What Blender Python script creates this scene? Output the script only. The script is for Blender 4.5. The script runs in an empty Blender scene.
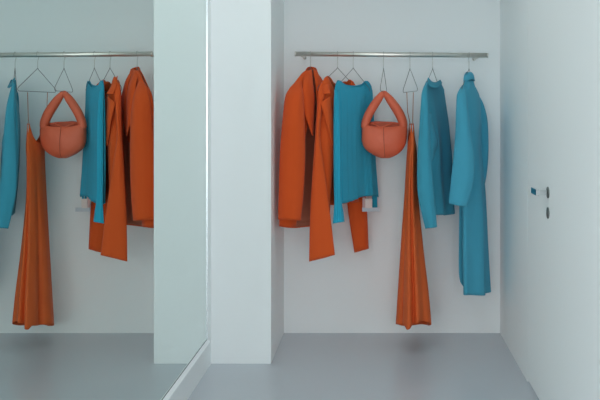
import bpy, bmesh, math, random
from mathutils import Vector, Matrix
random.seed(4)
C = bpy.context.scene.collection
PI = math.pi

# ------------------------------------------------------------------ measures
F = 828.0                  # focal length in pixels of the 600 x 400 frame
VX, VY = 376.0, 112.0      # vanishing point
CAMZ = 1.4
Y_PIER, Y_ROD, Y_BACK = 4.6, 4.945, 5.245
X_WALL, X_MIRROR, X_NICHE, X_RIGHT = -0.917, -0.909, -0.583, 0.785
CEIL = 2.75
Y_LEFT = 1.94             # end of the mirror wall
Y_MOUTH = 1.0              # where the dressing corridor opens to the shop


def P(px, py, dy=0.0):
    """point seen at px,py of the photo, dy metres behind the rail"""
    d = Y_ROD + dy
    return Vector(((px - VX) * d / F, d, CAMZ - (py - VY) * d / F))


# ------------------------------------------------------------------ materials
def lin(c):
    return tuple(((v / 255) / 12.92 if v / 255 <= 0.04045 else ((v / 255 + 0.055) / 1.055) ** 2.4) for v in c) + (1,)


def mat(name, rgb, rough=0.7, metal=0.0, spec=0.4, bump=None, vary=0.0, vscale=6.0, sheen=0.0, rib=None):
    m = bpy.data.materials.new(name)
    m.use_nodes = True
    nt = m.node_tree
    b = nt.nodes['Principled BSDF']
    b.inputs['Roughness'].default_value = rough
    b.inputs['Metallic'].default_value = metal
    b.inputs['Specular IOR Level'].default_value = spec
    if sheen:
        b.inputs['Sheen Weight'].default_value = sheen
        b.inputs['Sheen Roughness'].default_value = 0.6
    col = lin(rgb)
    b.inputs['Base Color'].default_value = col
    tc = nt.nodes.new('ShaderNodeTexCoord')
    if vary:
        n = nt.nodes.new('ShaderNodeTexNoise')
        n.inputs['Scale'].default_value = vscale
        n.inputs['Detail'].default_value = 4
        nt.links.new(tc.outputs['Object'], n.inputs['Vector'])
        mx = nt.nodes.new('ShaderNodeMix')
        mx.data_type = 'RGBA'
        mx.inputs['A'].default_value = tuple(v * (1 - vary) for v in col[:3]) + (1,)
        mx.inputs['B'].default_value = tuple(min(1, v * (1 + vary)) for v in col[:3]) + (1,)
        nt.links.new(n.outputs['Fac'], mx.inputs['Factor'])
        nt.links.new(mx.outputs['Result'], b.inputs['Base Color'])
    if bump:
        scale, stretch, strength, dist = bump
        mp = nt.nodes.new('ShaderNodeMapping')
        mp.inputs['Scale'].default_value = (scale, scale, scale * stretch)
        nt.links.new(tc.outputs['Object'], mp.inputs['Vector'])
        n = nt.nodes.new('ShaderNodeTexNoise')
        n.inputs['Scale'].default_value = 1.0
        n.inputs['Detail'].default_value = 3
        nt.links.new(mp.outputs['Vector'], n.inputs['Vector'])
        bp = nt.nodes.new('ShaderNodeBump')
        bp.inputs['Strength'].default_value = strength
        bp.inputs['Distance'].default_value = dist
        nt.links.new(n.outputs['Fac'], bp.inputs['Height'])
        last = bp
        if rib:
            uv = nt.nodes.new('ShaderNodeUVMap')
            sp = nt.nodes.new('ShaderNodeSeparateXYZ')
            nt.links.new(uv.outputs['UV'], sp.inputs['Vector'])
            mu = nt.nodes.new('ShaderNodeMath'); mu.operation = 'MULTIPLY'
            mu.inputs[1].default_value = rib[0]
            nt.links.new(sp.outputs['X'], mu.inputs[0])
            si = nt.nodes.new('ShaderNodeMath'); si.operation = 'SINE'
            nt.links.new(mu.outputs[0], si.inputs[0])
            b2 = nt.nodes.new('ShaderNodeBump')
            b2.inputs['Strength'].default_value = rib[1]
            b2.inputs['Distance'].default_value = rib[2]
            nt.links.new(si.outputs[0], b2.inputs['Height'])
            nt.links.new(bp.outputs['Normal'], b2.inputs['Normal'])
            last = b2
        nt.links.new(last.outputs['Normal'], b.inputs['Normal'])
    return m


M = {}
M['wall'] = mat('white_wall_paint', (243, 246, 246), 0.6, spec=0.3, bump=(30, 1, 0.05, 0.01))
M['door'] = mat('white_door_lacquer', (247, 250, 249), 0.6, spec=0.3)
M['ceiling'] = mat('white_ceiling_paint', (244, 244, 243), 0.8)
M['floor'] = mat('grey_floor_resin', (196, 201, 207), 0.28, spec=0.5, vary=0.03, vscale=2.0, bump=(8, 1, 0.03, 0.01))
M['shopfloor'] = M['floor']
M['alu'] = mat('satin_aluminium', (225, 228, 232), 0.25, metal=1.0)
M['steel'] = mat('brushed_steel', (228, 224, 216), 0.38, metal=1.0)
M['wire'] = mat('hanger_wire', (120, 120, 118), 0.35, metal=1.0)
M['hook'] = mat('bright_wire', (196, 196, 190), 0.3, metal=1.0)
M['chrome'] = mat('polished_chrome', (205, 208, 210), 0.04, metal=1.0)
M['satin'] = mat('dull_nickel', (120, 126, 124), 0.5, metal=0.6)
M['rail_white'] = mat('white_lacquered_rail', (247, 250, 252), 0.3, spec=0.6)
M['dark'] = mat('dark_gap', (40, 46, 46), 0.9)
M['orange'] = mat('rust_orange_twill', (212, 82, 30), 0.85, spec=0.15, bump=(9, 0.25, 0.25, 0.02), sheen=0.08)
M['orange2'] = mat('rust_orange_crepe', (216, 86, 34), 0.85, spec=0.15, bump=(10, 0.2, 0.25, 0.02), sheen=0.08)
M['lining'] = mat('brown_lining', (180, 108, 84), 0.6, spec=0.3)
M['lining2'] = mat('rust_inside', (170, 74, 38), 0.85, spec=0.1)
M['satinorange'] = mat('orange_slip_satin', (218, 98, 46), 0.65, spec=0.25, bump=(10, 0.15, 0.2, 0.02))
M['leather'] = mat('orange_soft_leather', (222, 102, 70), 0.48, spec=0.4, bump=(26, 1, 0.35, 0.01), vary=0.08, vscale=14)
M['leatherin'] = mat('orange_leather_inside', (186, 80, 52), 0.6)
M['leatherdark'] = mat('orange_leather_seam', (140, 54, 32), 0.6)
M['knit'] = mat('teal_ribbed_knit', (44, 168, 200), 0.9, spec=0.1, bump=(40, 0.2, 0.25, 0.006), sheen=0.1, rib=(700, 0.6, 0.003))
M['teal'] = mat('teal_wool', (64, 152, 176), 0.9, spec=0.12, bump=(9, 0.25, 0.3, 0.02), sheen=0.08)
M['teal2'] = mat('teal_light_wool', (74, 162, 188), 0.9, spec=0.12, bump=(8, 0.2, 0.3, 0.02), sheen=0.08)
M['paper'] = mat('white_card', (228, 214, 208), 0.7)
M['pink'] = mat('pale_pink_card', (206, 170, 168), 0.6)
M['plastic'] = mat('pale_plastic', (196, 206, 214), 0.35)
M['strap'] = mat('tan_strap', (180, 120, 90), 0.7)
M['lamp'] = mat('added_panel_diffuser', (235, 240, 242), 0.6)

# mirror glass: silvered, faintly green
mm = bpy.data.materials.new('silvered_glass')
mm.use_nodes = True
g = mm.node_tree.nodes['Principled BSDF']
g.inputs['Base Color'].default_value = (0.74, 0.83, 0.80, 1)
g.inputs['Metallic'].default_value = 1.0
g.inputs['Roughness'].default_value = 0.0
M['mirror'] = mm


# ------------------------------------------------------------------ helpers
def link(name, bm, m, parent=None, smooth=True, origin=None):
    me = bpy.data.meshes.new(name)
    bmesh.ops.recalc_face_normals(bm, faces=bm.faces)
    bm.to_mesh(me)
    bm.free()
    me.materials.append(m)
    if smooth:
        for p in me.polygons:
            p.use_smooth = True
    o = bpy.data.objects.new(name, me)
    C.objects.link(o)
    if parent is not None:
        o.parent = parent
        o.matrix_parent_inverse = Matrix.Translation(-parent.location) @ Matrix.Identity(4)
    return o


def thing(name, label, cat, loc, group=None):
    o = bpy.data.objects.new(name, None)
    o.empty_display_size = 0.05
    C.objects.link(o)
    o.location = loc
    o['label'] = label
    o['category'] = cat
    if group:
        o['group'] = group
    return o


def add_box(bm, a, b, bevel=0.0):
    x0, y0, z0 = a
    x1, y1, z1 = b
    v = [bm.verts.new((x, y, z)) for z in (z0, z1) for x, y in ((x0, y0), (x1, y0), (x1, y1), (x0, y1))]
    fs = [bm.faces.new([v[i] for i in q]) for q in
          ((3, 2, 1, 0), (4, 5, 6, 7), (0, 1, 5, 4), (1, 2, 6, 5), (2, 3, 7, 6), (3, 0, 4, 7))]
    if bevel:
        es = list({e for f in fs for e in f.edges})
        bmesh.ops.bevel(bm, geom=es, offset=bevel, segments=2, affect='EDGES', profile=0.5)
    return bm


def box(a, b, bevel=0.0):
    return add_box(bmesh.new(), a, b, bevel)


def add_tube(bm, pts, r, n=10, cap=True):
    """round tube along points; r is a number or one radius per point"""
    pts = [Vector(p) for p in pts]
    rs = r if isinstance(r, (list, tuple)) else [r] * len(pts)
    rings = []
    ref = None
    for i, p in enumerate(pts):
        t = (pts[min(i + 1, len(pts) - 1)] - pts[max(i - 1, 0)]).normalized()
        if ref is None:
            ref = t.orthogonal().normalized()
        ref = (ref - t * ref.dot(t)).normalized()
        s = t.cross(ref)
        rings.append([bm.verts.new(p + (ref * math.cos(2 * PI * k / n) + s * math.sin(2 * PI * k / n)) * rs[i]) for k in range(n)])
    for a, b in zip(rings, rings[1:]):
        for k in range(n):
            bm.faces.new((a[k], a[(k + 1) % n], b[(k + 1) % n], b[k]))
    if cap:
        bm.faces.new(rings[0][::-1])
        bm.faces.new(rings[-1])
    return bm


def cr(p0, p1, p2, p3, t):
    return 0.5 * ((2 * p1) + (p2 - p0) * t + (2 * p0 - 5 * p1 + 4 * p2 - p3) * t * t + (3 * p1 - p0 - 3 * p2 + p3) * t * t * t)


def smooth_path(pts, k=6):
    pts = [Vector(p) for p in pts]
    out = []
    for i in range(len(pts) - 1):
        a, b = pts[max(i - 1, 0)], pts[min(i + 2, len(pts) - 1)]
        for s in range(k):
            out.append(cr(a, pts[i], pts[i + 1], b, s / k))
    out.append(pts[-1])
    return out


def loft(keys, closed=True, n=6, m=6, ripple=None, cap_top=False, cap_bottom=False):
    """cloth surface through key sections (lists of Vectors), top to bottom"""
    rows = []
    for ks in keys:
        L = len(ks)
        row = []
        segs = L if closed else L - 1
        for i in range(segs):
            if closed:
                q = [ks[(i + d) % L] for d in (-1, 0, 1, 2)]
            else:
                q = [ks[max(i - 1, 0)], ks[i], ks[i + 1], ks[min(i + 2, L - 1)]]
            for s in range(n):
                row.append(cr(*q, s / n))
        if not closed:
            row.append(ks[-1])
        rows.append(row)
    grid = []
    K = len(rows)
    for j in range(K - 1):
        q = [rows[max(j - 1, 0)], rows[j], rows[j + 1], rows[min(j + 2, K - 1)]]
        for s in range(m):
            grid.append([cr(q[0][i], q[1][i], q[2][i], q[3][i], s / m) for i in range(len(rows[0]))])
    grid.append(rows[-1])
    R, W = len(grid), len(grid[0])
    if ripple:
        new = []
        for j, row in enumerate(grid):
            cen = sum(row, Vector()) / W
            nr = []
            for i, p in enumerate(row):
                a = row[(i - 1) % W] if closed or i > 0 else p
                b = row[(i + 1) % W] if closed or i < W - 1 else p
                t = b - a
                nn = Vector((t.y, -t.x, 0))
                if nn.length < 1e-7:
                    nr.append(p)
                    continue
                nn.normalize()
                nr.append(p + nn * ripple(i / W, j / (R - 1)))
            new.append(nr)
        grid = new
    bm = bmesh.new()
    uvl = bm.loops.layers.uv.new('UVMap')
    vs = [[bm.verts.new(p) for p in row] for row in grid]
    # arc length along the middle row for the u coordinate
    mid = grid[R // 2]
    arc = [0.0]
    for i in range(1, W + 1):
        arc.append(arc[-1] + (mid[i % W] - mid[i - 1]).length)
    for j in range(R - 1):
        for i in range(W if closed else W - 1):
            i2 = (i + 1) % W
            q = (vs[j][i], vs[j][i2], vs[j + 1][i2], vs[j + 1][i])
            try:
                f = bm.faces.new(q)
            except ValueError:
                continue
            for lp, (ii, jj) in zip(f.loops, ((i, j), (i + 1, j), (i + 1, j + 1), (i, j + 1))):
                lp[uvl].uv = (arc[ii], grid[jj][0].z)
    if closed and cap_top:
        bm.faces.new(vs[0])
    if closed and cap_bottom:
        bm.faces.new(vs[-1][::-1])
    return bm


def cloth(name, bm, m, parent, thick=0.004, offset=-1):
    o = link(name, bm, m, parent)
    if thick:
        s = o.modifiers.new('thickness', 'SOLIDIFY')
        s.thickness = thick
        s.offset = offset
    return o


def flat(L, R, tf, tb, py, k=4, fr=None):
    """flat garment section from end L=(px,dy) to R; tf/tb bulge of front/back in metres (number or k-1 list)
    order: L, front 1..k-1, R, back k-1..1 ; py = number or list of 2k"""
    l, r = P(L[0], 0, L[1]), P(R[0], 0, R[1])
    l.z = r.z = 0
    d = (r - l)
    nrm = Vector((d.y, -d.x, 0)).normalized()
    tf = tf if isinstance(tf, (list, tuple)) else [tf * math.sin(PI * i / k) ** 0.5 for i in range(1, k)]
    tb = tb if isinstance(tb, (list, tuple)) else [tb * math.sin(PI * i / k) ** 0.5 for i in range(1, k)]
    fr = fr or [i / k for i in range(k + 1)]
    pts = [l] + [l + d * fr[i] + nrm * tf[i - 1] for i in range(1, k)] + [r] + \
          [l + d * fr[i] - nrm * tb[i - 1] for i in range(k - 1, 0, -1)]
    pys = py if isinstance(py, (list, tuple)) else [py] * (2 * k)
    for p, y in zip(pts, pys):
        p.z = CAMZ - (y - VY) * p.y / F
    return pts


# ------------------------------------------------------------------ the setting
def struct(name, bm, m, parent=None, smooth=False, **kw):
    o = link(name, bm, m, parent, smooth=smooth)
    if parent is None:
        o['kind'] = 'structure'
    for k, v in kw.items():
        o[k] = v
    return o


WX0, WX1, WY0 = -3.2, 2.6, -3.2      # the shop behind the camera
struct('floor', box((WX0, WY0, -0.1), (WX1, Y_BACK + 0.1, 0)), M['floor'])
struct('ceiling', box((WX0, WY0, CEIL), (WX1, Y_BACK + 0.1, CEIL + 0.1)), M['ceiling'])
struct('wall_back', box((X_NICHE - 0.0, Y_BACK, 0), (X_RIGHT + 0.1, Y_BACK + 0.1, CEIL)), M['wall'])
struct('wall_pier', box((X_WALL - 0.1, Y_PIER, 0), (X_NICHE, Y_BACK + 0.1, CEIL), 0.003), M['wall'])
struct('wall_left', box((X_WALL - 0.1, Y_LEFT, 0), (X_WALL, Y_PIER, CEIL)), M['wall'])
struct('added_niche_soffit', box((X_NICHE, Y_PIER, 2.2), (X_RIGHT, Y_BACK, CEIL)), M['wall'])  # unseen soffit, added to keep the panel light off the upper niche
# right wall with the door opening
DY0, DY1, DZ = 3.70, 4.30, 2.55
bm = bmesh.new()
add_box(bm, (X_RIGHT, DY1, 0), (X_RIGHT + 0.1, Y_BACK, CEIL))
add_box(bm, (X_RIGHT, Y_MOUTH, 0), (X_RIGHT + 0.1, DY0, CEIL))
add_box(bm, (X_RIGHT, DY0, DZ), (X_RIGHT + 0.1, DY1, CEIL))
struct('wall_right', bm, M['door'])
# the shop behind the camera
struct('wall_shop_right', box((WX1, WY0, 0), (WX1 + 0.1, Y_MOUTH, CEIL)), M['wall'])
bm = bmesh.new()
add_box(bm, (WX0, Y_LEFT, 0), (X_WALL - 0.1, Y_LEFT + 0.1, CEIL))
add_box(bm, (X_RIGHT + 0.1, Y_MOUTH, 0), (WX1, Y_MOUTH + 0.1, CEIL))
struct('wall_shop_front', bm, M['wall'])
bm = bmesh.new()
add_box(bm, (WX0 - 0.1, WY0, 0), (WX0, Y_LEFT, 0.35))
add_box(bm, (WX0 - 0.1, WY0, 2.5), (WX0, Y_LEFT, CEIL))
struct('wall_shop_left', bm, M['wall'])
bm = bmesh.new()
add_box(bm, (WX0, WY0 - 0.1, 0), (WX1, WY0, 0.3))
add_box(bm, (WX0, WY0 - 0.1, 2.6), (WX1, WY0, CEIL))
struct('wall_shop_rear', bm, M['wall'])

# flush door leaf in the right wall
door = bpy.data.objects.new('door_1', None)
C.objects.link(door)
door.location = (X_RIGHT, DY1, 0)
door['kind'] = 'structure'
link('leaf', box((X_RIGHT + 0.0006, DY0 + 0.002, 0.015), (X_RIGHT + 0.05, DY1 - 0.002, DZ - 0.003), 0.0006), M['door'], door, smooth=False)
HY, HZ = 3.775, 1.033
bm = bmesh.new()
xr = X_RIGHT + 0.001
for z in (HZ,):
    add_tube(bm, [(xr, HY, z), (xr - 0.005, HY, z)], 0.026, 24)
link('rosette', bm, M['satin'], door)
bm = add_tube(bmesh.new(), [(xr, HY, 0.94), (xr - 0.005, HY, 0.94)], 0.026, 24)
link('keyhole_rosette', bm, M['satin'], door)
bm = bmesh.new()
add_box(bm, (xr - 0.046, HY - 0.011, HZ - 0.011), (xr - 0.008, HY + 0.011, HZ + 0.011), 0.002)
link('handle_neck', bm, M['chrome'], door, smooth=False)
bm = bmesh.new()
add_box(bm, (xr - 0.058, HY - 0.011, HZ - 0.014), (xr - 0.044, HY + 0.115, HZ + 0.014), 0.0012)
link('lever', bm, M['chrome'], door, smooth=False)

# ------------------------------------------------------------------ mirror
MY1, MZ0, MZ1, MY0 = 4.453, 0.179, 2.62, 1.96
mir = thing('wall_mirror', 'tall mirror fixed along the white left wall, reflecting the hanging clothes', 'mirror',
            (X_WALL, MY1, MZ0))
link('mirror_glass', box((X_WALL, MY0, MZ0), (X_MIRROR, MY1, MZ1)), M['mirror'], mir, smooth=False)
link('dark_edge_strip', box((X_WALL, MY0, MZ0 - 0.003), (X_MIRROR + 0.0012, MY1 + 0.004, MZ0)), M['satin'], mir, smooth=False)  # thin grey strip added for the dark line below the glass
bm = bmesh.new()      # rail with a sloping top
prof = [(X_WALL, MZ0 - .003), (X_MIRROR + .002, MZ0 - .003), (X_MIRROR + .017, MZ0 - .015), (X_MIRROR + .017, MZ0 - .022), (X_WALL, MZ0 - .022)]
ra = [bm.verts.new((x, MY0, z)) for x, z in prof]
rb = [bm.verts.new((x, MY1 + .006, z)) for x, z in prof]
bm.faces.new(ra); bm.faces.new(rb[::-1])
for k in range(5):
    bm.faces.new((ra[k], rb[k], rb[(k + 1) % 5], ra[(k + 1) % 5]))
link('bottom_rail', bm, M['rail_white'], mir, smooth=False)
bm = bmesh.new()
add_box(bm, (X_WALL, MY1, MZ0), (X_MIRROR + 0.004, MY1 + 0.008, MZ1), 0.001)
link('side_trim', bm, M['alu'], mir, smooth=False)

# ------------------------------------------------------------------ clothes rail
TILT = math.radians(-0.45)     # the rail hangs a touch lower on its right


def rail_z(x):
    return CAMZ + (VY - 54.6) * Y_ROD / F + math.tan(TILT) * (x - P(391, 0).x)


xl, xr_ = P(295.5, 0).x, P(487.5, 0).x
RR = 0.0145
rail = thing('clothes_rail', 'straight steel clothes rail fixed across the white niche', 'clothes rail', ((xl + xr_) / 2, Y_ROD, rail_z(0.09)))
link('tube', add_tube(bmesh.new(), [(xl, Y_ROD, rail_z(xl)), (xr_, Y_ROD, rail_z(xr_))], RR, 28), M['steel'], rail)
for x in (xl + 0.03, xr_ - 0.045):
    bm = bmesh.new()
    z = rail_z(x) - 0.004
    add_tube(bm, [(x, Y_ROD + 0.008, z), (x, Y_BACK - 0.006, z)], 0.007, 16)
    add_tube(bm, [(x, Y_BACK - 0.008, z), (x, Y_BACK, z)], 0.011, 24)
    link('wall_bracket', bm, M['steel'], rail)
for x, s in ((xl, -1), (xr_, 1)):
    link('end_cap', add_tube(bmesh.new(), [(x - s * 0.002, Y_ROD, rail_z(x)), (x + s * 0.004, Y_ROD, rail_z(x))], [RR + 0.0012, RR + 0.0006], 28), M['steel'], rail)

# ------------------------------------------------------------------ hangers
HW, HDROP, HSTEM = 0.2, 0.125, 0.085


def hanger_meshes():
    rw = 0.0016
    bm = bmesh.new()
    r = RR + rw + 0.0006
    pts = []
    for a in range(-35, 200, 15):      # hook over the rail, lying in the plane across the rail
        t = math.radians(a)
        pts.append((0, -math.cos(t) * r * 1.0, math.sin(t) * r))
    # stem drops from the back of the hook to the neck
    pts = pts + [(0, r * 0.98, -0.012), (0, r * 0.6, -0.028), (0, 0.002, -0.042), (0, 0, -HSTEM)]
    add_tube(bm, smooth_path(pts, 2), rw, 8)
    me1 = bm
    bm = bmesh.new()
    neck = (0, 0, -HSTEM + 0.004)
    l, rr = (-HW, 0, -HSTEM - HDROP), (HW, 0, -HSTEM - HDROP)
    path = [neck, (-0.012, 0, -HSTEM - 0.006), (-HW + 0.012, 0, -HSTEM - HDROP + 0.012), (-HW, 0, -HSTEM - HDROP - 0.001),
            (-HW + 0.012, 0, -HSTEM - HDROP - 0.012), (HW - 0.012, 0, -HSTEM - HDROP - 0.012), (HW, 0, -HSTEM - HDROP - 0.001),
            (HW - 0.012, 0, -HSTEM - HDROP + 0.012), (0.012, 0, -HSTEM - 0.006), neck]
    add_tube(bm, path, rw, 8)
    return me1, bm


h1, h2 = hanger_meshes()
hang0 = None
HANGERS = [
    (310.5, 46.5, .62, 'wire hanger inside the rust orange blazer at the left end of the rail'),
    (337.6, 51, .9, 'wire hanger carrying the orange open jacket with wide sleeves'),
    (353.2, 54, .84, 'wire hanger carrying the teal ribbed knit top with the white tag'),
    (383.6, 84, 1, 'bare wire hanger from which the orange leather handbag hangs'),
    (410.0, -80, 1, 'bare wire hanger holding the thin straps of the long orange slip dress'),
    (432.6, 70, .82, 'wire hanger inside the teal crew neck jumper'),
    (469.0, 66, .7, 'wire hanger inside the long pale teal coat at the right end of the rail'),
]
for i, (px, a, wide, lab) in enumerate(HANGERS):
    x = P(px, 0).x
    if hang0 is None:
        t = thing('clothes_hanger', lab, 'hanger', (0, 0, 0), 'wire hangers on the rail')
        hook = link('hook', h1, M['hook'], t)
        frame = link('shoulder_frame', h2, M['wire'], t)
        hang0 = t
    else:
        t = hang0.copy()
        C.objects.link(t)
        t['label'] = lab
        for ch in (hook, frame):
            c = ch.copy()
            C.objects.link(c)
            c.parent = t
            if c.name.startswith('shoulder'):
                frames = c
    t.location = (x, Y_ROD, rail_z(x) + 0.001)
    # the hook stays across the rail, the shoulder frame swings
    for ch in C.objects:
        if ch.parent == t and ch.name.startswith('shoulder_frame'):
            ch.rotation_euler = (0, 0, math.radians(a))
            ch.scale = (wide, 1, 1)


def garment(name, label, cat, px, group=None):
    x = P(px, 0).x
    return thing(name, label, cat, (x, Y_ROD, rail_z(x) - HSTEM), group)


def rip(*waves):
    """sum of (count, amplitude, phase, start) folds that deepen downwards"""
    def f(u, v):
        s = 0
        for c, a, ph, st in waves:
            w = max(0.0, (v - st) / (1 - st)) if st < 1 else 0
            s += a * w * math.sin(2 * PI * (c * u + ph) + 1.5 * v)
        return s
    return f


# ------------------------------------------------------------------ 1 blazer
t = garment('blazer', 'long rust orange tailored blazer hanging open at the left end of the rail', 'blazer', 310.5)


def openloop(L, R, tf, tb, py, fl, fr, ef=0.0, k=6):
    """open fronted section: front-left edge at fraction fl, round the back, to the front-right edge at fr"""
    l, r = P(L[0], 0, L[1]), P(R[0], 0, R[1])
    l.z = r.z = 0
    d = r - l
    nrm = Vector((d.y, -d.x, 0)).normalized()
    fr_ = [(fl, tf + ef), (fl * 0.66, tf), (fl * 0.3, tf * 0.85), (0.0, 0.0), (0.15, -tb * 0.8), (0.35, -tb), (0.5, -tb), (0.65, -tb), (0.85, -tb * 0.8),
           (1.0, 0.0), (1 - (1 - fr) * 0.3, tf * 0.85), (1 - (1 - fr) * 0.66, tf), (fr, tf + ef)]
    pts = [l + d * a + nrm * b for a, b in fr_]
    pys = py if isinstance(py, (list, tuple)) else [py] * 13
    for p, y in zip(pts, pys):
        p.z = CAMZ - (y - VY) * p.y / F
    return pts


top = [70, 73, 81, 88, 83, 74, 70, 74, 86, 91, 84, 76, 72]
keys = [
    openloop((290, -.15), (327, .10), .012, .012, top, .42, .62),
    openloop((285.5, -.17), (329, .11), .04, .035, [90, 90, 94, 98, 96, 92, 92, 92, 96, 98, 94, 90, 90], .42, .66),
    openloop((283, -.175), (331, .12), .055, .05, 125, .36, .74),
    openloop((282, -.175), (330, .12), .055, .05, 150, .30, .76),
    openloop((280, -.175), (328, .11), .05, .05, 190, .27, .78),
    openloop((279, -.18), (326, .10), .05, .05, [226, 227, 227, 226, 227, 228, 228, 227, 226, 225, 225, 225, 225], .24, .78),
]
cloth('body', loft(keys, closed=False, n=5, m=5, ripple=rip((3, .006, .1, .2))), M['orange'], t, .005, 0)
kin = []
for ks in keys:
    cen = sum(ks, Vector()) / len(ks)
    kin.append([p + (Vector((cen.x, cen.y, p.z)) - p).normalized() * 0.009 + Vector((0, 0, 0.008 if ks is keys[-1] else 0)) for p in ks])
cloth('lining', loft(kin, closed=False, n=5, m=5, ripple=rip((3, .006, .1, .2))), M['lining'], t, .002, 0)


def sleeve(name, m, t, rows, tk=0.035, w=None, cap=True):
    """rows: (py_left, py_right, (pxL,dyL), (pxR,dyR), thickness)"""
    ks = []
    for a, b, L, R, th in rows:
        k = 4
        pys = [a + (b - a) * f for f in (0, .25, .5, .75, 1, .75, .5, .25)]
        ks.append(flat(L, R, th, th, pys))
    return cloth(name, loft(ks, closed=True, n=5, m=6, ripple=rip(*(w or [(2, .003, .2, .1)])), cap_top=cap), m, t, .004)


sleeve('sleeve', M['orange'], t, [
    (84, 79, (294, -.15), (301, -.10), .008),
    (88.5, 85, (289.6, -.172), (302, -.13), .02),
    (99, 97, (285.6, -.195), (303.5, -.16), .04),
    (120, 120, (282.6, -.20), (304.5, -.19), .05),
    (155, 155, (280, -.205), (305, -.19), .045),
    (190, 190, (279, -.21), (303.5, -.20), .042),
    (219.5, 220.5, (278.3, -.215), (300.5, -.21), .04)], w=[(2, .004, .2, .1)])
sleeve('sleeve', M['orange'], t, [
    (86, 88, (319, .07), (325, .10), .008),
    (94, 96, (319, .09), (328, .125), .025),
    (120, 120, (317, .11), (331, .15), .032),
    (160, 160, (315, .12), (330, .155), .03),
    (212, 212, (313, .12), (326, .15), .03)])


# lapel sheets and collar
def sheet(name, m, t, rows, thick=0.004, n=4, mm_=4):
    """open sheet through rows of (px,py,dy)"""
    return cloth(name, loft([[P(*q) for q in r] for r in rows], closed=False, n=n, m=mm_), m, t, thick, 0)


sheet('lapel', M['orange'], t, [
    [(304.5, 72, -.06), (308, 70.5, -.055), (311.5, 69, -.03)],
    [(303, 84, -.135), (308, 84, -.125), (313.2, 84, -.085)],
    [(303.2, 98, -.15), (308, 98, -.14), (314.5, 98, -.10)],
    [(304.5, 112, -.152), (309, 113, -.143), (314, 114, -.11)],
    [(308, 124, -.148), (311, 125, -.14), (313.5, 126, -.115)],
    [(312, 135, -.135), (312.5, 135.5, -.13), (313, 136, -.125)]])
sheet('lapel', M['orange'], t, [
    [(313, 68.5, -.01), (315, 69.5, .0), (317, 71, .01)],
    [(315.5, 84, -.06), (318.5, 83, -.045), (321.5, 83, -.02)],
    [(316.5, 98, -.065), (320, 98, -.05), (324, 98, -.01)],
    [(318, 114, -.05), (322, 113, -.03), (325, 112, .0)],
    [(318, 135, -.04), (319, 135, -.035), (320, 135, -.03)]])
sheet('collar', M['orange'], t, [
    [(306, 70, -.045), (307.5, 67.6, -.02), (309.5, 66.9, .01), (312.5, 67, .03), (315.5, 68, .02), (316.5, 69.5, -.005)],
    [(304.5, 73.5, -.06), (305.5, 72.5, -.03), (308, 72, .02), (313, 72, .045), (316.8, 72.5, .03), (318, 74, .0)]])

sheet('neck_facing', M['lining'], t, [
    [(307.5, 72, .0), (310, 69.6, .022), (313, 69.4, .03), (316, 71.5, .018)],
    [(307.5, 86, .02), (310, 86, .032), (313, 86, .036), (317, 86, .03)]])

# ------------------------------------------------------------------ 2 open jacket
t = garment('jacket', 'orange open jacket with long wide sleeves hanging between the blazer and the teal top', 'jacket', 337.6)
top = [98, 84, 76.5, 88, 80, 82, 84, 82, 82, 88, 81, 90, 98]
keys = [
    openloop((320, -.13), (355, .13), .012, .012, top, .42, .58),
    openloop((319.5, -.135), (355.5, .135), .04, .035, [104, 100, 97, 98, 97, 97, 97, 97, 97, 98, 97, 100, 104], .44, .60),
    openloop((319, -.135), (356, .135), .04, .03, 130, .32, .72),
    openloop((319, -.13), (356, .135), .04, .03, 165, .24, .74),
    openloop((320, -.125), (356, .13), .035, .03, [206, 207, 207, 207, 206, 205, 205, 204, 203, 202, 202, 203, 203], .12, .74),
]
cloth('body', loft(keys, closed=False, n=5, m=5, ripple=rip((3, .008, .3, .1))), M['orange2'], t, .005, 0)
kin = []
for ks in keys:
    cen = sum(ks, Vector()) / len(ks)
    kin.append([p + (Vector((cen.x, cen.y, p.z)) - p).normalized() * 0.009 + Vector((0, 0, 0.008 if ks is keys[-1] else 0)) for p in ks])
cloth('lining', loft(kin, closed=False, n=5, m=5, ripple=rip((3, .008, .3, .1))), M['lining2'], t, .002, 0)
sleeve('sleeve', M['orange2'], t, [
    (84, 80, (320.5, -.12), (325, -.08), .006),
    (92, 90, (318.5, -.145), (326, -.115), .02),
    (108, 108, (317, -.155), (322.5, -.150), .022),
    (135, 135, (315.3, -.165), (320, -.165), .022),
    (165, 165, (313.2, -.17), (323.5, -.175), .022),
    (200, 200, (311, -.175), (328, -.18), .02),
    (230, 228, (310, -.175), (331.5, -.185), .02),
    (261.5, 255, (309.5, -.175), (334.5, -.19), .02)], w=[(2, .003, .1, .1)])
sleeve('sleeve', M['orange2'], t, [
    (86, 86, (349, .09), (354, .13), .006),
    (96, 96, (349, .12), (357, .15), .02),
    (130, 130, (348, .13), (359, .155), .026),
    (170, 170, (347.5, .14), (361.5, .165), .03),
    (205, 205, (348, .145), (366, .17), .032),
    (252.5, 248.5, (355, .15), (368, .17), .034)], w=[(2, .005, .1, .1)])
sheet('lapel', M['orange2'], t, [
    [(321.2, 102.5, -.178), (325, 99.5, -.175), (330.5, 96.5, -.15)],
    [(322, 108, -.178), (326.5, 106, -.172), (331.5, 105, -.135)],
    [(325.5, 120, -.17), (329, 119, -.16), (333, 118, -.125)],
    [(329, 133, -.145), (331.5, 133, -.135), (334, 133, -.11)],
    [(332.5, 146, -.125), (333.2, 146, -.12), (334, 146, -.115)]])
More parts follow.
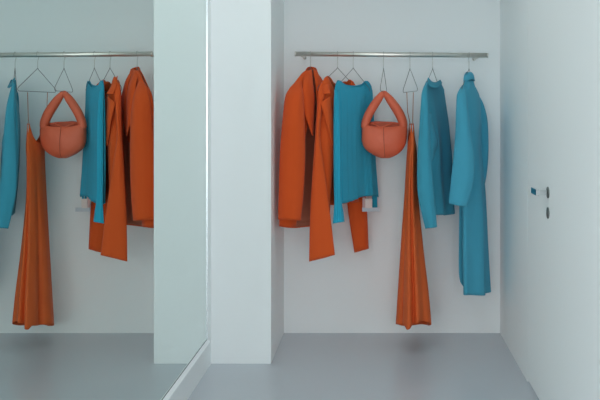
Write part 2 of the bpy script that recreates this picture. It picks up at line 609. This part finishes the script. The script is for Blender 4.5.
sheet('collar', M['orange2'], t, [
    [(324, 94, -.165), (322.8, 89, -.15), (323.5, 82, -.11), (326.5, 77.5, -.06), (330.5, 80, -.01), (337, 90, .045), (343, 90, .09), (348, 82, .09), (352, 82.5, .09), (355, 88, .06)],
    [(330.8, 93.5, -.16), (329.3, 89, -.135), (327.8, 82.5, -.10), (327.3, 75.8, -.05), (331.5, 79, -.0), (337, 88, .045), (343, 88, .09), (348.5, 79.8, .09), (353, 81.8, .085), (357, 88, .05)]], n=3)

sheet('neck_facing', M['lining2'], t, [
    [(345, 84, .075), (347.5, 81, .085), (350, 80.6, .088), (352.6, 82.4, .086)],
    [(345, 92, .08), (347.5, 92, .088), (350, 92, .09), (352.6, 92, .088)]])

# ------------------------------------------------------------------ 3 teal ribbed top
t = garment('knit_top', 'teal ribbed knit top with a scooped neck and a white tag at its hem', 'top', 353.2)
FT = [0, .09, .28, .5, .72, .86, 1]
keys = [
    flat((335, -.14), (371.5, .17), [.006] * 5, [.006] * 5, [88, 80.4, 85.4, 87.2, 85.6, 80.8, 86.5, 80.8, 84.2, 85.4, 84.2, 80.2], 6, FT),
    flat((334.2, -.15), (372.5, .185), [.014, .019, .022, .019, .014], [.012] * 5, [95, 92, 92, 92.5, 92, 91, 94, 91, 92, 92, 92, 92], 6, FT),
    flat((334, -.15), (373, .19), [.02, .026, .026, .024, .018], [.014] * 5, 112, 6, FT),
    flat((334, -.148), (374.5, .19), [.022, .026, .018, .024, .02], [.014] * 5, 145, 6, FT),
    flat((334.3, -.145), (376.5, .19), [.022, .03, .016, .03, .02], [.014] * 5, 175, 6, FT),
    flat((335, -.145), (378, .19), [.022, .032, .016, .03, .02], [.014] * 5, [204.5, 203.5, 201.5, 197.5, 196, 196, 197, 195, 196, 197, 199, 202], 6, FT),
]
cloth('body', loft(keys, n=8, m=5, ripple=rip((22, .0017, .1, -.4), (7, .006, .4, .2))), M['knit'], t, .004)
sleeve('sleeve', M['knit'], t, [
    (90, 90, (334.2, -.155), (339, -.15), .006),
    (112, 112, (334, -.165), (340.5, -.15), .016),
    (160, 160, (334, -.165), (341.5, -.15), .016),
    (200, 200, (334.3, -.165), (342, -.15), .014),
    (211, 211, (334.0, -.165), (343.6, -.15), .013),
    (223.5, 221.5, (333, -.17), (345, -.15), .012)], w=[(3, .002, 0, 0)])
sleeve('sleeve', M['knit'], t, [
    (90, 90, (369, .175), (372.5, .185), .006),
    (120, 120, (370, .185), (374, .20), .012),
    (165, 165, (371, .185), (376, .20), .012),
    (208.5, 207.5, (372.6, .185), (377.8, .20), .01)], w=[(3, .002, 0, 0)])
tagp = bpy.data.objects
bm = bmesh.new()


def plate(px0, py0, px1, py1, d0, d1, th=0.002):
    q = [P(px0, py0, d0), P(px1, py0, d1), P(px1, py1, d1), P(px0, py1, d0)]
    nrm = (q[1] - q[0]).cross(q[3] - q[0]).normalized() * th
    bm = bmesh.new()
    a = [bm.verts.new(p) for p in q]
    b = [bm.verts.new(p + nrm) for p in q]
    bm.faces.new(a); bm.faces.new(b[::-1])
    for i in range(4):
        bm.faces.new((a[i], b[i], b[(i + 1) % 4], a[(i + 1) % 4]))
    return bm


tag = link('hang_tag', plate(365.3, 198.8, 372.2, 208.2, .075, .10), M['paper'], t, smooth=False)
link('tag_sleeve', plate(362.3, 207.6, 379.6, 211.6, .070, .122), M['plastic'], t, smooth=False)
link('tag_backing', plate(362.6, 197.5, 365.2, 208, .075, .083), M['pink'], t, smooth=False)
add_tube(bm, [P(369, 193, .10), P(368.7, 196, .09), P(368.6, 199.5, .085)], .0012, 6)
link('tag_string', bm, M['paper'], t)

# ------------------------------------------------------------------ 4 handbag
t = garment('handbag', 'slouchy orange leather handbag with a puffy handle hanging from a bare wire hanger', 'handbag', 383.6)
BD = 0.0


def ring(px0, px1, hy, py, cdy=0.0, n=16, pw=2.4, front=0, back=0, side=0):
    out = []
    c, h = (px0 + px1) / 2, (px1 - px0) / 2
    for k in range(n):
        a = 2 * PI * k / n
        ca, sa = math.cos(a), math.sin(a)
        sx = math.copysign(abs(ca) ** (2 / pw), ca)
        sy = math.copysign(abs(sa) ** (2 / pw), sa)
        yy = py + (front * max(0, -sa) ** 1.5 + back * max(0, sa) ** 1.5 + side * abs(ca) ** 6)
        out.append(P(c + h * sx, yy, cdy + hy * sy))
    return out


keys = [
    ring(364.5, 404.5, .034, 124, front=3.0, back=-2, side=-1.5),
    ring(361.8, 407.2, .048, 128, front=1.5, back=-1),
    ring(361.4, 407.2, .058, 135),
    ring(361.9, 406.1, .060, 142.5),
    ring(365.2, 403.2, .054, 149),
    ring(372.5, 397.6, .040, 154.3),
    ring(380, 390.4, .016, 157.8),
    ring(383.5, 386.5, .004, 158.2),
]
cloth('body', loft(keys, n=4, m=5, ripple=lambda u, v: .0022 * math.sin(2 * PI * 5 * u + 6 * v) * (1 - v), cap_bottom=True), M['leather'], t, .006)
bm = bmesh.new()
for sgn in (-1,):
    add_tube(bm, smooth_path([P(383.6, 127.3, -.047 - .002), P(383.7, 135, -.0605), P(384, 143, -.0625), P(384.4, 150, -.0545), P(384.8, 155, -.0385), P(385, 157.6, -.017)], 4), .0013, 6)
link('front_seam', bm, M['leatherdark'], t)
bm = bmesh.new()
pl = [P(365, 128, 0), P(365.8, 122, 0), P(369.2, 113.5, 0), P(374, 105.5, 0), P(378.5, 99, 0), P(382, 94.4, 0), P(383.9, 92.8, 0),
      P(386, 94.6, 0), P(390.2, 100, 0), P(395.2, 107, 0), P(399.5, 114, 0), P(402.8, 122, 0), P(403.6, 128, 0)]
sr = [.024, .0255, .0262, .026, .024, .018, .0125, .0175, .025, .028, .0285, .027, .023]
pp = smooth_path(pl, 5)
rr_ = []
for i in range(len(sr) - 1):
    for s in range(5):
        rr_.append(sr[i] + (sr[i + 1] - sr[i]) * s / 5)
rr_.append(sr[-1])
add_tube(bm, pp, rr_, 20)
link('handle', bm, M['leather'], t)
# back flap with its soft tie at the opening
sheet('inner_flap', M['leatherin'], t, [
    [(368, 122.5, .026), (376, 121.2, .033), (385, 121.6, .034), (394, 122, .033), (401, 123.5, .026)],
    [(368, 127, .02), (376, 128, .026), (385, 128, .028), (394, 127.5, .026), (401, 127, .02)]])
bm = add_tube(bmesh.new(), smooth_path([P(373, 124, -.015), P(376.5, 125.2, -.03), P(380, 127, -.035), P(384, 126.6, -.03), P(388, 125, -.02), P(392, 124.2, .0)], 4), .004, 8)
link('tie', bm, M['leather'], t)

# ------------------------------------------------------------------ 5 slip dress
t = garment('slip_dress', 'long rust orange slip dress hanging by thin straps beside the handbag', 'dress', 410)


def dress_ring(cx, hx, hy, py, A, hem=0.0, n=96):
    out = []
    for k in range(n):
        a = 2 * PI * k / n
        da = (a - 1.5 * PI + PI) % (2 * PI) - PI      # 0 = facing the room
        # broad folds, with one deep crease towards the room and one towards the mirror
        r = 1 + A * (0.40 * math.cos(4 * a + 0.9) + 0.30 * math.cos(7 * a + 2.4))
        r -= A * 1.25 * math.exp(-(da / 0.11) ** 2)
        r += A * 0.7 * math.exp(-((da + .27) / 0.15) ** 2)
        r -= A * 1.3 * math.exp(-((da + 1.0) / 0.12) ** 2)
        drop = 0
        if hem:
            drop = 4.2 * math.exp(-((da + .3) / .17) ** 4) - 3.2 * math.exp(-((da - .75) / .6) ** 2) + .8 * math.cos(3 * a)
        out.append(P(cx + hx * math.cos(a) * r, py + drop * hem, hy * math.sin(a) * r))
    return out


keys = []
n = 96
# bodice rim: peaks at both straps, dipping at the front and back
rim = []
for k in range(n):
    a = 2 * PI * k / n
    x, y = 411.3 + 3.6 * math.cos(a), 0.115 * math.sin(a)
    d = math.sin(a)
    pk = math.exp(-max(0, .95 - abs(d)) / .26) if abs(d) < .95 else math.exp(-((abs(d) - .95) / .06) ** 2)
    py = 143 - 20 * pk
    rim.append(P(x - 1.2 * d, py, y))
keys.append(rim)
keys.append([P(412 + 4.6 * math.cos(2 * PI * k / n) - .8 * math.sin(2 * PI * k / n), 147, .125 * math.sin(2 * PI * k / n)) for k in range(n)])
keys.append(dress_ring(411.8, 5.4, .125, 160, .03))
keys.append(dress_ring(411.3, 6.8, .13, 195, .08))
keys.append(dress_ring(412.0, 10.6, .145, 245, .13))
keys.append(dress_ring(413.3, 14.6, .17, 295, .17))
keys.append(dress_ring(413.6, 16.4, .185, 325, .2, 1.0))
cloth('skirt', loft(keys, n=1, m=8), M['satinorange'], t, .003)
for px0, px1, px2, dy in ((406.8, 407.6, 410.4, .112), (413.4, 412.9, 412.6, -.105)):
    bm = add_tube(bmesh.new(), [P(px0, 92.2, dy), P(px1, 112, dy), P(px2, 125, dy * 1.0)], .0022, 8)
    link('strap', bm, M['strap'], t)

# ------------------------------------------------------------------ 6 teal jumper
t = garment('jumper', 'teal crew neck jumper hanging sideways beside the orange slip dress', 'jumper', 432.6)
keys = [
    flat((423, -.16), (444, .18), [.008] * 3, [.008] * 3, [90, 80, 86, 82.5, 90, 82, 84, 80]),
    flat((421.5, -.175), (444.8, .19), [.014, .016, .014], [.012] * 3, [100, 97, 98, 97, 99, 97, 97, 98]),
    flat((420.5, -.175), (448, .19), [.04, .034, .034], [.03] * 3, 120),
    flat((421, -.17), (450, .185), [.06, .035, .045], [.035] * 3, 150),
    flat((423, -.165), (451, .18), [.05, .04, .045], [.035] * 3, 180),
    flat((428, -.16), (452.5, .17), [.05, .035, .045], [.035] * 3, [215, 215, 214, 214, 213.5, 213, 213, 214]),
]
cloth('body', loft(keys, n=6, m=6, ripple=rip((5, .006, .2, .1))), M['teal'], t, .005)
sleeve('sleeve', M['teal'], t, [
    (88, 82, (423.5, -.16), (427.5, -.11), .006),
    (94, 92, (421.8, -.185), (427.5, -.15), .012),
    (108, 108, (420.8, -.20), (428.5, -.185), .024),
    (130, 130, (419, -.21), (430, -.205), .032),
    (160, 160, (417.2, -.215), (431.5, -.215), .032),
    (190, 190, (417.2, -.22), (434, -.22), .03),
    (210, 209, (420.5, -.22), (436, -.22), .028),
    (228.8, 227.2, (424.8, -.22), (437.6, -.22), .024)], w=[(2, .004, .4, .1)])
sleeve('sleeve', M['teal'], t, [
    (90, 90, (440, .15), (444, .18), .006),
    (98, 98, (440, .17), (444.8, .20), .014),
    (125, 125, (440.5, .18), (448.6, .205), .026),
    (160, 160, (441, .17), (452, .20), .032),
    (190, 190, (442, .15), (453, .18), .03),
    (215.5, 213.5, (443.3, .13), (455.3, .16), .026)], w=[(2, .004, .4, .1)])
sheet('front_fold', M['teal'], t, [
    [(427.5, 112, -.165), (429, 112, -.155), (430.5, 112, -.13)],
    [(428, 128, -.185), (431, 128, -.17), (434.2, 128, -.13)],
    [(429, 143, -.195), (433.5, 143, -.175), (437.8, 143, -.12)],
    [(430, 152, -.195), (432.5, 152, -.18), (435, 152, -.14)],
    [(431, 161, -.19), (431.6, 161, -.185), (432.2, 161, -.175)]])
sheet('neckband', M['teal'], t, [
    [(428.3, 77.6, -.075), (429.8, 80.2, -.08), (433.5, 82.6, -.05), (437.5, 82.6, -.0), (440, 79.8, .06), (439.5, 80.2, .09), (436, 82.2, .06), (431.5, 81.2, -.02), (428.3, 77.6, -.075)],
    [(427, 81.5, -.10), (429.3, 86, -.11), (433.5, 87.8, -.08), (438.2, 87.4, -.03), (441.4, 84, .06), (441.3, 82.5, .10), (436, 84.5, .07), (430.5, 83.5, -.035), (427, 81.5, -.10)]], n=4)

# ------------------------------------------------------------------ 7 teal coat
t = garment('coat', 'long pale teal coat with a high collar at the right end of the rail', 'coat', 469)
keys = [
    flat((464.2, -.065), (472.8, .05), [.014] * 3, [.012] * 3, [79, 80.5, 80.5, 80, 78, 77, 76, 77]),
    flat((463.3, -.08), (474.2, .065), [.02] * 3, [.014] * 3, [86, 86, 86, 86, 85, 84, 84, 84]),
    flat((461.2, -.115), (476.6, .10), [.026] * 3, [.018] * 3, [92, 91, 91, 91, 90, 89, 89, 90]),
    flat((458, -.148), (479.2, .14), [.034, .038, .034], [.02] * 3, [100, 99, 99, 99, 99, 97, 97, 98]),
    flat((457.4, -.15), (480, .15), [.045, .05, .04], [.03] * 3, 120),
    flat((458, -.14), (480, .15), [.045, .05, .04], [.03] * 3, 150),
    flat((462, -.12), (483.5, .15), [.045, .05, .04], [.02] * 3, 190),
    flat((464.4, -.10), (484.6, .15), [.045, .05, .04], [.015] * 3, 215),
    flat((464.8, -.10), (486, .15), [.045, .05, .04], [.015] * 3, 250),
    flat((465.6, -.09), (489, .15), [.04, .045, .025], [.015] * 3, [295, 295.6, 295, 293.4, 291.5, 291.5, 292, 294]),
]
cloth('body', loft(keys, n=6, m=7, ripple=rip((4, .012, .15, .1))), M['teal2'], t, .005)
# back panel showing behind the front at the side slit
sheet('back_panel', M['teal2'], t, [
    [(459.3, 198, -.055), (463, 198, -.045), (468, 198, -.02), (473, 198, .03)],
    [(459, 240, -.05), (463, 240, -.04), (468, 240, -.02), (473, 240, .03)],
    [(459, 272, -.05), (463, 274, -.04), (468, 275, -.02), (473, 275, .03)],
    [(460.5, 282, -.05), (463.5, 286.5, -.04), (468, 288.5, -.02), (473, 289, .03)]])
sleeve('sleeve', M['teal2'], t, [
    (90, 84, (459.5, -.13), (464, -.08), .006),
    (96, 93, (457.3, -.165), (465.5, -.12), .022),
    (110, 110, (456.3, -.185), (468, -.165), .034),
    (135, 135, (455.2, -.195), (471, -.19), .036),
    (160, 160, (453, -.215), (474.5, -.21), .032),
    (182, 183, (450.8, -.22), (473.2, -.22), .03),
    (203.5, 207.5, (448.7, -.225), (466.6, -.225), .026)], w=[(2, .004, .3, .1)])
sleeve('sleeve', M['teal2'], t, [
    (96, 98, (476, .12), (480.5, .155), .006),
    (104, 106, (476, .15), (484, .175), .02),
    (122, 122, (477, .16), (487.3, .185), .03),
    (150, 150, (478, .16), (488, .185), .03),
    (172, 172, (477, .155), (486.6, .18), .024),
    (192, 191, (475, .13), (483.4, .155), .014)], w=[(2, .004, .3, .1)])
COL = [
    flat((465.6, -.05), (472.4, .04), [.009] * 3, [.009] * 3, [75.5, 72.4, 71.9, 72.6, 75, 72.4, 71.8, 72.3]),
    flat((464.3, -.066), (473.4, .056), [.017] * 3, [.014] * 3, [77, 75, 74.5, 75, 77, 75, 74, 74.5]),
    flat((463.9, -.075), (473.2, .055), [.022, .026, .026], [.016] * 3, [82, 80, 79.2, 80.8, 81, 79, 78.5, 79])]
cloth('collar', loft(COL, n=5, m=5, cap_top=True), M['teal2'], t, .005)

# ------------------------------------------------------------------ light
sc = bpy.context.scene
w = bpy.data.worlds.new('sky')
sc.world = w
w.use_nodes = True
w.node_tree.nodes['Background'].inputs['Color'].default_value = (0.9, 0.97, 1.0, 1)
w.node_tree.nodes['Background'].inputs['Strength'].default_value = 1.5


def area(name, loc, rot, sx, sy, power, col, portal=False):
    l = bpy.data.lights.new(name, 'AREA')
    l.shape = 'RECTANGLE'
    l.size, l.size_y = sx, sy
    l.energy = power
    l.color = col
    o = bpy.data.objects.new(name, l)
    C.objects.link(o)
    o.location = loc
    o.rotation_euler = rot
    if portal:
        l.cycles.is_portal = True
    return o


# daylight through the shop windows
area('window_daylight', ((WX0 + WX1) / 2, WY0 - 0.05, 1.45), (math.radians(90), 0, 0), WX1 - WX0, 2.3, 116, (0.965, 0.98, 0.985))
area('side_window_daylight', (WX0 - 0.05, 0.2, 1.42), (math.radians(90), 0, math.radians(-90)), 3.2, 2.1, 20, (0.965, 0.98, 0.985))
# unseen ceiling panel, added to light the corridor and niche
lx, ly = -0.5, 3.35
lamp = thing('added_ceiling_panel', 'long flat white light panel added on the corridor ceiling, out of view', 'lamp', (lx, ly, CEIL))
link('housing', box((lx - .22, ly - .92, CEIL - .03), (lx + .22, ly + .92, CEIL), .004), M['lamp'], lamp, smooth=False)
area('added_panel_light', (lx, ly, CEIL - .035), (0, 0, 0), .4, 1.8, 6.5, (0.95, 0.985, 0.985))

# ------------------------------------------------------------------ camera
cam = bpy.data.cameras.new('camera')
cam.sensor_fit = 'HORIZONTAL'
cam.sensor_width = 36
cam.lens = 36 * F / 600
cam.shift_x = -(VX - 300) / 600
cam.shift_y = -(200 - VY) / 600
co = bpy.data.objects.new('camera', cam)
C.objects.link(co)
co.location = (0, 0, CAMZ)
co.rotation_euler = (math.radians(90), 0, 0)
sc.camera = co
sc.view_settings.view_transform = 'Standard'
sc.view_settings.look = 'None'
sc.view_settings.gamma = 1
sc.view_settings.use_curve_mapping = False
sc.view_settings.exposure = -0.36
sc.cycles.use_denoising = True
sc.cycles.max_bounces = 20
sc.cycles.diffuse_bounces = 16
sc.cycles.glossy_bounces = 6
sc.cycles.caustics_reflective = True
